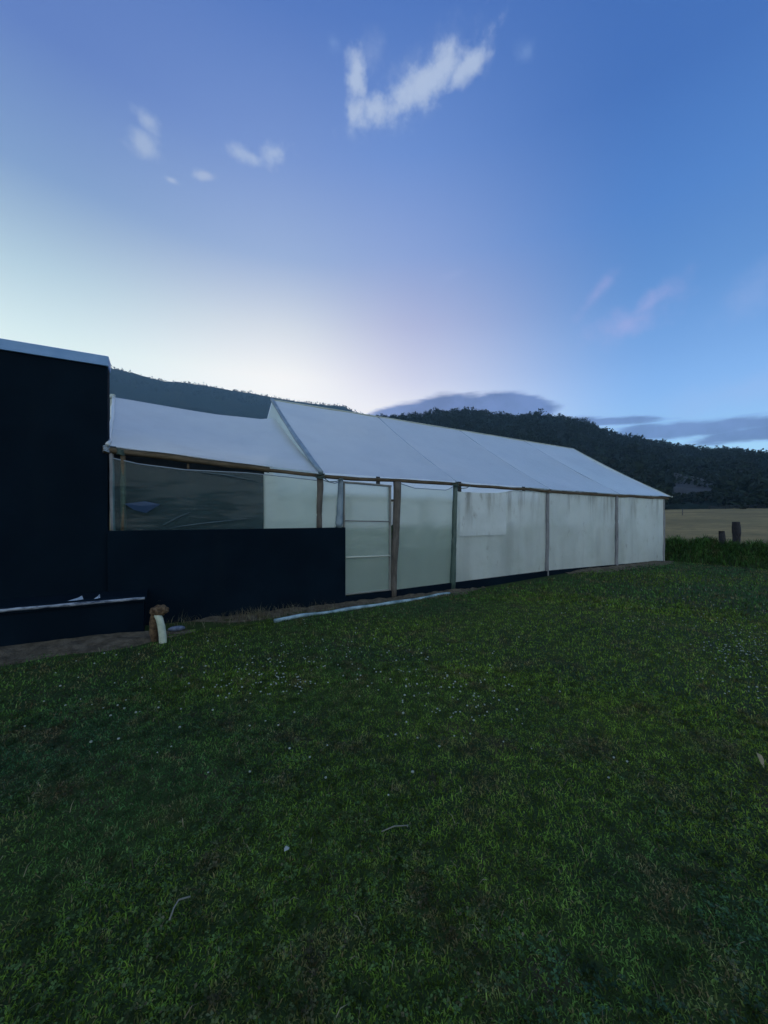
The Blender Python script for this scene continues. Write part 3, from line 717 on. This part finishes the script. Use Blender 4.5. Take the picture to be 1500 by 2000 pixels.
f = blades('fibres', fp, .045, .005, 2.4, COIR); f.parent = fc; f.matrix_parent_inverse = Matrix.Translation(-dp.location)
f['kind'] = 'stuff'
q2 = on_ground(345, 1232, .05); bm = bmesh.new(); bmesh.ops.create_icosphere(bm, subdivisions=2, radius=1)
for v in bm.verts:
    d_ = v.co.copy(); v.co = Vector((q2.x + d_.x * .11, q2.y + .05 + d_.y * .05, gz(q2.x, q2.y) + .045 + d_.z * .035 * (1 + .4 * noise.noise(d_ * 3))))
tag(from_bm('plastic_bag', bm, BLUEBAG, None, True), 'small crumpled pale blue plastic bag on the soil right of the wrapped pipe', 'bag')

# dry weeds along the low wall
def weeds():
    P = []
    for px, w, nn in ((440, 14, 50), (478, 15, 130), (512, 12, 110), (560, 12, 70), (585, 8, 45), (640, 22, 25), (380, 25, 35), (345, 12, 40), (610, 40, 25)):
        q = at(px, 1200, -.36)
        for _ in range(nn):
            x = random.gauss(q.x, w / 130); y = random.uniform(-.55, -.10); P.append((x, y, gz(x, y)))
    o = blades('dry_weeds', np.array(P), .15, .005, 1.0, STRAW); tag(o, 'thin dry weeds growing along the foot of the low navy wall', 'weeds', kind='stuff')
weeds()

# litter on the lawn
q = on_ground(1492, 1502, .02); bm = bmesh.new()
prof = [(0, 0), (.02, .02), (.034, .05), (.036, .085), (.02, .115), (.004, .14), (-.012, .11), (-.024, .08), (-.020, .035)]
vs = [bm.verts.new((q.x + a * .9 + .012 * math.sin(b * 25), q.y + b * .25, gz(q.x, q.y) + .02 + b * .55 + 4 * a * a)) for a, b in prof]
ce = bm.verts.new((q.x + .004, q.y + .022, gz(q.x, q.y) + .05))
for i in range(len(vs)): bm.faces.new((vs[i], vs[(i + 1) % len(vs)], ce))
bmesh.ops.solidify(bm, geom=bm.faces[:], thickness=.001)
tag(from_bm('dry_leaf', bm, LEAF), 'pale curled dead leaf lying on the grass at the right edge', 'leaf')
def twig(pxs, label, r=.0035, up=.03):
    bm = bmesh.new(); pts = []
    for i, (a, b) in enumerate(pxs):
        w = on_ground(a, b, .02); w.z = gz(w.x, w.y) + up + .006 * (i % 2); pts.append(w)
    tube(bm, pts, r, 6, .2); tag(from_bm('twig', bm, TWIG, None, True), label, 'twig')
twig([(331, 1808), (340, 1786), (349, 1768), (372, 1764)], 'bleached bent twig lying in the foreground grass at lower left')
twig([(745, 1630), (770, 1621), (797, 1617), (796, 1622)], 'short pale twig lying in the grass near the middle of the lawn', .003)
q = on_ground(560, 1668, .02); bm = bmesh.new()
vs = [bm.verts.new((q.x + a, q.y + b, gz(q.x, q.y) + .032 + c)) for a, b, c in ((-.013, -.006, 0), (.008, -.011, .006), (.014, .005, 0), (0, .013, .008), (-.010, .008, .002))]
bm.faces.new(vs); bmesh.ops.triangulate(bm, faces=bm.faces[:]); bmesh.ops.solidify(bm, geom=bm.faces[:], thickness=.001)
tag(from_bm('paper_scrap', bm, SCRAP), 'tiny white paper scrap on the grass left of centre', 'scrap')

# ------------------------------------------------------------------ weedy bank and fence beyond the greenhouse
def bank_h(x, y):
    h = .50 * math.exp(-((x - 15.25) / .55) ** 2) * (1 + .55 * noise.noise(Vector((y * .8, 2, 0))) + .3 * noise.noise(Vector((y * 2.3, 5, 0))))
    return gz(x, y) + h * (1 - .35 * sm((-y - 1.0) / 2.5))
def bank(s, t):
    x = 14.35 + 1.9 * t; y = -9 + 18 * s
    return (x, y, bank_h(x, y) + .03 * noise.noise(Vector((x * 3, y * 3, 0))) - (.05 if t in (0, 1) else 0) + .006)
tag(sheet('bank', bank, 110, 16, LAWN, None, True), 'low earth bank under tall weeds beyond the greenhouse', 'bank', kind='structure')
n = 26000; bx = np.clip(rng.normal(15.2, .42, n), 14.3, 16.3); by = rng.uniform(-9, 8, n)
bz = np.array([bank_h(a, b) for a, b in zip(bx, by)]); 
w1 = blades('tall_weeds', np.stack([bx, by, bz], 1), .26, .022, 1.1, WEED); tag(w1, 'tall green weeds on the bank beyond the greenhouse', 'weeds', kind='stuff')
def fence_post(x, y, ztop, r, tilt, label):
    bm = bmesh.new(); z0 = gz(x, y); k = 9
    tube(bm, [(x + tilt * (i / 8), y + .01 * math.sin(i), z0 - .1 + (ztop - z0 + .1) * i / 8) for i in range(k)], [r * (1 - .06 * math.sin(i * 1.7)) for i in range(k)], 9, .18)
    o = from_bm('fence_post', bm, OLDPOST); tag(o, label, 'fence post', 'weathered posts standing in the weedy bank')
fence_post(15.2, -1.09, 1.12, .078, .0, 'shorter dark wooden post nearer the greenhouse in the weedy bank')
fence_post(15.62, -1.28, 1.40, .105, .06, 'taller thicker leaning wooden post in the weedy bank')

# ------------------------------------------------------------------ far field edge, sheds, trees
def far_xy(px, Z): 
    Xc = (px - 750) / F * Z
    return CAM.x + Xc * math.cos(YAW) + Z * math.sin(YAW), CAM.y - Xc * math.sin(YAW) + Z * math.cos(YAW)
ff = None
x0, y0 = far_xy(1385, 96); x1, y1 = far_xy(1640, 96)
ff = empty('far_fence', ((x0 + x1) / 2, (y0 + y1) / 2, gz((x0 + x1) / 2, (y0 + y1) / 2)), 'low dark rail fence along the far edge of the dry field', 'fence')
for k in range(9):
    t = k / 8; x = x0 + (x1 - x0) * t; y = y0 + (y1 - y0) * t
    bm = bmesh.new(); tube(bm, lerp_pts((x, y, gz(x, y) - .1), (x, y, gz(x, y) + .9), 4), .09, 6); from_bm('post', bm, OLDPOST, ff)
for h in (.35, .72):
    bm = bmesh.new(); tube(bm, [(x0 + (x1 - x0) * t, y0 + (y1 - y0) * t, gz(x0 + (x1 - x0) * t, y0 + (y1 - y0) * t) + h) for t in np.linspace(0, 1, 12)], .08, 6); from_bm('rail', bm, OLDPOST, ff)
x, y = far_xy(1333, 60); bm = bmesh.new(); tube(bm, lerp_pts((x, y, gz(x, y) - .1), (x + .05, y, gz(x, y) + 1.0), 5), .07, 7, .2)
tag(from_bm('field_post', bm, POSTW), 'lone thin brown post standing in the dry field', 'post')
def shed(px, Z, w, d, h, rh, label, roof=SHEDROOF, wall=SHEDWALL, name='shed'):
    x, y = far_xy(px, Z); z = gz(x, y) - .2
    o = empty(name, (x, y, z), label, 'shed' if name == 'shed' else 'house'); o.rotation_euler.z = -YAW
    bm = bmesh.new(); box(bm, (-w / 2, -d / 2, 0), (w / 2, d / 2, h))
    me = bpy.data.meshes.new('wall'); bm.to_mesh(me); bm.free(); wo_ = bpy.data.objects.new('wall', me); COL.objects.link(wo_); me.materials.append(wall); wo_.parent = o
    bm = bmesh.new(); e = .35
    v = [bm.verts.new(q) for q in ((-w / 2 - e, -d / 2 - e, h), (w / 2 + e, -d / 2 - e, h), (w / 2 + e, 0, h + rh), (-w / 2 - e, 0, h + rh), (-w / 2 - e, d / 2 + e, h), (w / 2 + e, d / 2 + e, h))]
    for f_ in ((0, 1, 2, 3), (3, 2, 5, 4), (0, 3, 4), (1, 5, 2), (0, 4, 5, 1)): bm.faces.new([v[i] for i in f_])
    me = bpy.data.meshes.new('roof'); bm.to_mesh(me); bm.free(); r_ = bpy.data.objects.new('roof', me); COL.objects.link(r_); me.materials.append(roof); r_.parent = o
    for sx in (-w * .25, w * .22):
        bm = bmesh.new(); box(bm, (sx - .4, -d / 2 - .03, .2 if sx < 0 else .9), (sx + .4, -d / 2 - .002, 1.9))
        nm = 'door' if sx < 0 else 'window'; me = bpy.data.meshes.new(nm); bm.to_mesh(me); bm.free(); q_ = bpy.data.objects.new(nm, me); COL.objects.link(q_); me.materials.append(OLDPOST); q_.parent = o
    return o
shed(1520, 112, 11, 6, .9, 1.5, 'low far shed with a bright pale blue roof at the right edge of the field')
shed(1460, 116, 5.5, 4, 1.4, .7, 'small dull grey far house left of the pale roofed shed', SHEDWALL, LIGHTFRAME, 'house')
shed(1423, 114, 1.8, 1.8, 2.0, .6, 'narrow pale far hut in the trees at the field edge', SHEDWALL, LIGHTFRAME, 'hut')
shed(1354, 114, 2.4, 2, 1.1, .6, 'tiny pale far hut under dark trees nearest the greenhouse', SHEDROOF, FRAME, 'hut')
def tree(px, Z, h, w, label, seed, name='tree', n=420):
    x, y = far_xy(px, Z); z = gz(x, y) if Z < 140 else hill_z(x, y)
    o = empty(name, (x, y, z), label, 'tree', None)
    rr = np.random.default_rng(seed)
    bm = bmesh.new(); tube(bm, [(x, y, z - .5), (x + .1, y, z + h * .35), (x, y, z + h * .75)], [w * .05, w * .035, w * .012], 7)
    for k in range(4):
        a = k * 1.7 + seed; tube(bm, [(x, y, z + h * (.3 + .1 * k)), (x + math.cos(a) * w * .3, y + math.sin(a) * w * .3, z + h * (.5 + .1 * k))], [w * .02, w * .008], 5)
    from_bm('trunk', bm, BARK, o)
    cl = rr.normal(size=(9, 3)) * np.array([w * .24, w * .24, h * .16]) + np.array([x, y, z + h * .56])
    P = cl[rr.integers(0, 9, n)] + rr.normal(size=(n, 3)) * np.array([w * .13, w * .13, h * .10])
    P[:, 2] = np.clip(P[:, 2], z + h * .08, z + h * 1.02)
    blades_o = blades('crown', P, w * .13, w * .10, 2.0, CANOPY); blades_o.parent = o; blades_o.matrix_parent_inverse = Matrix.Translation(-o.location)
    return o

# ------------------------------------------------------------------ hills
def tan_e(px, py): return (1010 - py) / math.hypot(px - 750, F)
RT = [(-900, 905), (200, 870), (500, 845), (640, 828), (740, 820), (790, 815), (850, 808), (900, 803), (940, 806), (975, 814), (1040, 815), (1100, 816), (1150, 832), (1200, 851), (1250, 864), (1300, 871), (1350, 879), (1400, 883), (1450, 888), (1500, 892), (1700, 905), (2600, 925), (6000, 945)]
LT = [(-6000, 700), (-900, 640), (-300, 655), (0, 680), (215, 717), (260, 727), (320, 744), (350, 745), (400, 752), (450, 761), (500, 769), (560, 780), (620, 788), (672, 793), (692, 804), (720, 812), (770, 824), (820, 838), (900, 870), (1000, 905), (1200, 940)]
def prof(T):
    A = [math.degrees(math.atan2(p - 750, F)) for p, _ in T]; E = [tan_e(p, q) for p, q in T]
    return A, E
PR, PL = prof(RT), prof(LT)
R_FOOT, R_TOP, L_FOOT, L_TOP = 122.0, 430.0, 420.0, 1250.0
def hz(a, r, P, foot, top, amp, z0):
    e = pw(a, *P); zt = CAM.z + e * top; t = (r - foot) / (top - foot)
    if t <= 1: s = max(0, t); s = .38 * s + .62 * s ** 1.35 * (1.0); z = z0 + (zt - z0) * min(s, 1)
    else: z = zt - (t - 1) * .6 * (zt - z0)
    aw = R(a) + YAW; p_ = Vector((r * math.sin(aw), r * math.cos(aw), 0))
    k = math.sin(math.pi * min(1, max(0, t)) ) if t < 1 else .5
    z += amp * max(k, 0.0) * (noise.noise(p_ * (5.0 / foot)) + .5 * noise.noise(p_ * (13.0 / foot)))
    return z
def hill_z(x, y):
    a = math.degrees(math.atan2(x - CAM.x, y - CAM.y) - YAW); r = math.hypot(x - CAM.x, y - CAM.y)
    return hz(a, r, PR, R_FOOT, R_TOP, 9, 3.4)
def build_hill(name, P, foot, top, amp, z0, a0, a1, na, nr, label, fine):
    vs = []; fs = []
    for j in range(nr + 1):
        r = foot + (top * 1.35 - foot) * j / nr
        for i in range(na + 1):
            a = a0 + (a1 - a0) * i / na; aw = R(a) + YAW
            z = hz(a, r, P, foot, top, amp, z0) + fine * (noise.noise(Vector((a * 4.0, r * .05, 3))) + .6 * noise.noise(Vector((a * 11, r * .1, 8)))) * (1 if j else 0)
            if j == 0: z = z0 - 3
            vs.append((CAM.x + r * math.sin(aw), CAM.y + r * math.cos(aw), z))
    w = na + 1
    for j in range(nr):
        for i in range(na): fs += [j * w + i, j * w + i + 1, (j + 1) * w + i + 1, (j + 1) * w + i]
    return tag(from_np(name, vs, fs, [4] * (na * nr), HILL, None, True), label, 'hill', kind='structure')
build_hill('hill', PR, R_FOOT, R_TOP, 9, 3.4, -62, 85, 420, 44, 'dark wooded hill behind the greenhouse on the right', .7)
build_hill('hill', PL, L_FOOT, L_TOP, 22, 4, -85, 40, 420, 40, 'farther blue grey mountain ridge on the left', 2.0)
def clearing():
    vs = []; fs = []; n = 14
    for j in range(n + 1):
        for i in range(n + 1):
            s, t = i / n, j / n; a = pw(s, [0, 1], [math.degrees(math.atan2(1316 - 750, F)), math.degrees(math.atan2(1390 - 750, F))]) + .3 * noise.noise(Vector((s * 3, t * 3, 0)))
            r = 158 + 44 * t + 3 * noise.noise(Vector((s * 4, t * 3, 5))); aw = R(a) + YAW
            vs.append((CAM.x + r * math.sin(aw), CAM.y + r * math.cos(aw), hz(a, r, PR, R_FOOT, R_TOP, 9, 3.4) + 1.6))
    w = n + 1
    for j in range(n):
        for i in range(n): fs += [j * w + i, j * w + i + 1, (j + 1) * w + i + 1, (j + 1) * w + i]
    tag(from_np('clearing', vs, fs, [4] * (n * n), CLEAR, None, True), 'bare paler clearing on the lower slope of the wooded hill', 'clearing', kind='structure')
clearing()
def woods(name, n, P, foot, top, amp, z0, a0, a1, size, label, skip=None, fine=0, tmin=0.0, m=34):
    V = []; k = 0
    a = rng.uniform(a0, a1, n); t = rng.uniform(tmin, 1.03, n) ** .8; r = foot + (top - foot) * t
    for ai, ri in zip(a, r):
        if skip and skip(ai, ri): continue
        aw = R(ai) + YAW; c = np.array([CAM.x + ri * math.sin(aw), CAM.y + ri * math.cos(aw), hz(ai, ri, P, foot, top, amp, z0)])
        s = size * random.uniform(.45, 1.25) * (1.5 if random.random() < .05 else 1)
        d = rng.normal(size=(m, 3)); d /= np.linalg.norm(d, axis=1)[:, None]
        ctr = c + np.array([0, 0, s * .45]) + d * s * np.array([.5, .5, .62]) * rng.uniform(.45, 1, (m, 1))
        e1 = rng.normal(size=(m, 3)) * s * .088; e2 = rng.normal(size=(m, 3)) * s * .088
        V.append(np.stack([ctr - e1, ctr + e2, ctr + e1, ctr - e2], 1).reshape(-1, 3))
    V = np.concatenate(V); 
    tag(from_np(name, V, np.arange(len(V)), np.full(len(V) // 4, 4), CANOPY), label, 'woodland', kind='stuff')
a_c0, a_c1 = 36.0, 40.2
woods('woodland', 7000, PR, R_FOOT, R_TOP, 9, 3.4, -12, 60, 4.6, 'dense dark woodland covering the nearer right hill', lambda a, r: a_c0 - .2 < a < a_c1 and r < 208 and (r < 150 or random.random() < .72))
woods('woodland', 1300, PR, R_FOOT, R_TOP, 9, 3.4, -4, 60, 2.6, 'ragged line of trees along the crest of the right hill', None, tmin=.97)
woods('woodland', 2600, PL, L_FOOT, L_TOP, 22, 4, -46, 8, 4.5, 'distant woodland along the left mountain ridge', None, tmin=.80)
for k, (px, Z, h, w, lab) in enumerate(((1316, 116, 5.0, 8, 'dark bushy tree just beyond the greenhouse corner at the hill foot'),
        (1345, 118, 4.6, 7.5, 'broad dark tree over the tiny pale hut'), (1378, 117, 5.0, 7.5, 'rounded dark tree between the two pale huts'),
        (1403, 116, 4.6, 6, 'small dark tree just left of the narrow pale hut'), (1440, 121, 6.0, 8, 'dark tree behind the small grey house'),
        (1478, 122, 5.5, 7.5, 'dark tree between the grey house and the pale roofed shed'), (1512, 124, 6.5, 9, 'dark tree behind the pale roofed shed'))):
    tree(px, Z, h, w, lab, 11 + k)
for k, (px, Rr, h, w, lab) in enumerate(((1143, 421, 9, 8, 'tallest lone tree standing on the crest of the right hill'), (1157, 422, 6.0, 5, 'small crest tree just right of the tallest lone tree'),
        (1236, 424, 6.5, 6, 'single bushy tree on the descending crest of the right hill'), (1051, 424, 8, 11, 'wide dark crest tree on the hill above the greenhouse end'))):
    a = math.atan2(px - 750, F); tree(px, Rr * math.cos(a), h, w, lab, 31 + k, n=240)

# ------------------------------------------------------------------ air between here and the hills
bm = bmesh.new(); bmesh.ops.create_cube(bm, size=1.0, matrix=Matrix.Translation((0, 0, 196)) @ Matrix.Diagonal((3700, 3700, 400, 1)))
hm = bpy.data.materials.new('haze_air'); hm.use_nodes = True; hn = hm.node_tree; hn.nodes.clear()
ho = hn.nodes.new('ShaderNodeOutputMaterial'); pv = hn.nodes.new('ShaderNodeVolumePrincipled')
pv.inputs['Color'].default_value = (.42, .72, 1.0, 1); pv.inputs['Density'].default_value = 0.00027; hn.links.new(pv.outputs[0], ho.inputs['Volume'])
tag(from_bm('haze', bm, hm), 'thin blue evening air in front of the hills', 'haze', kind='stuff')
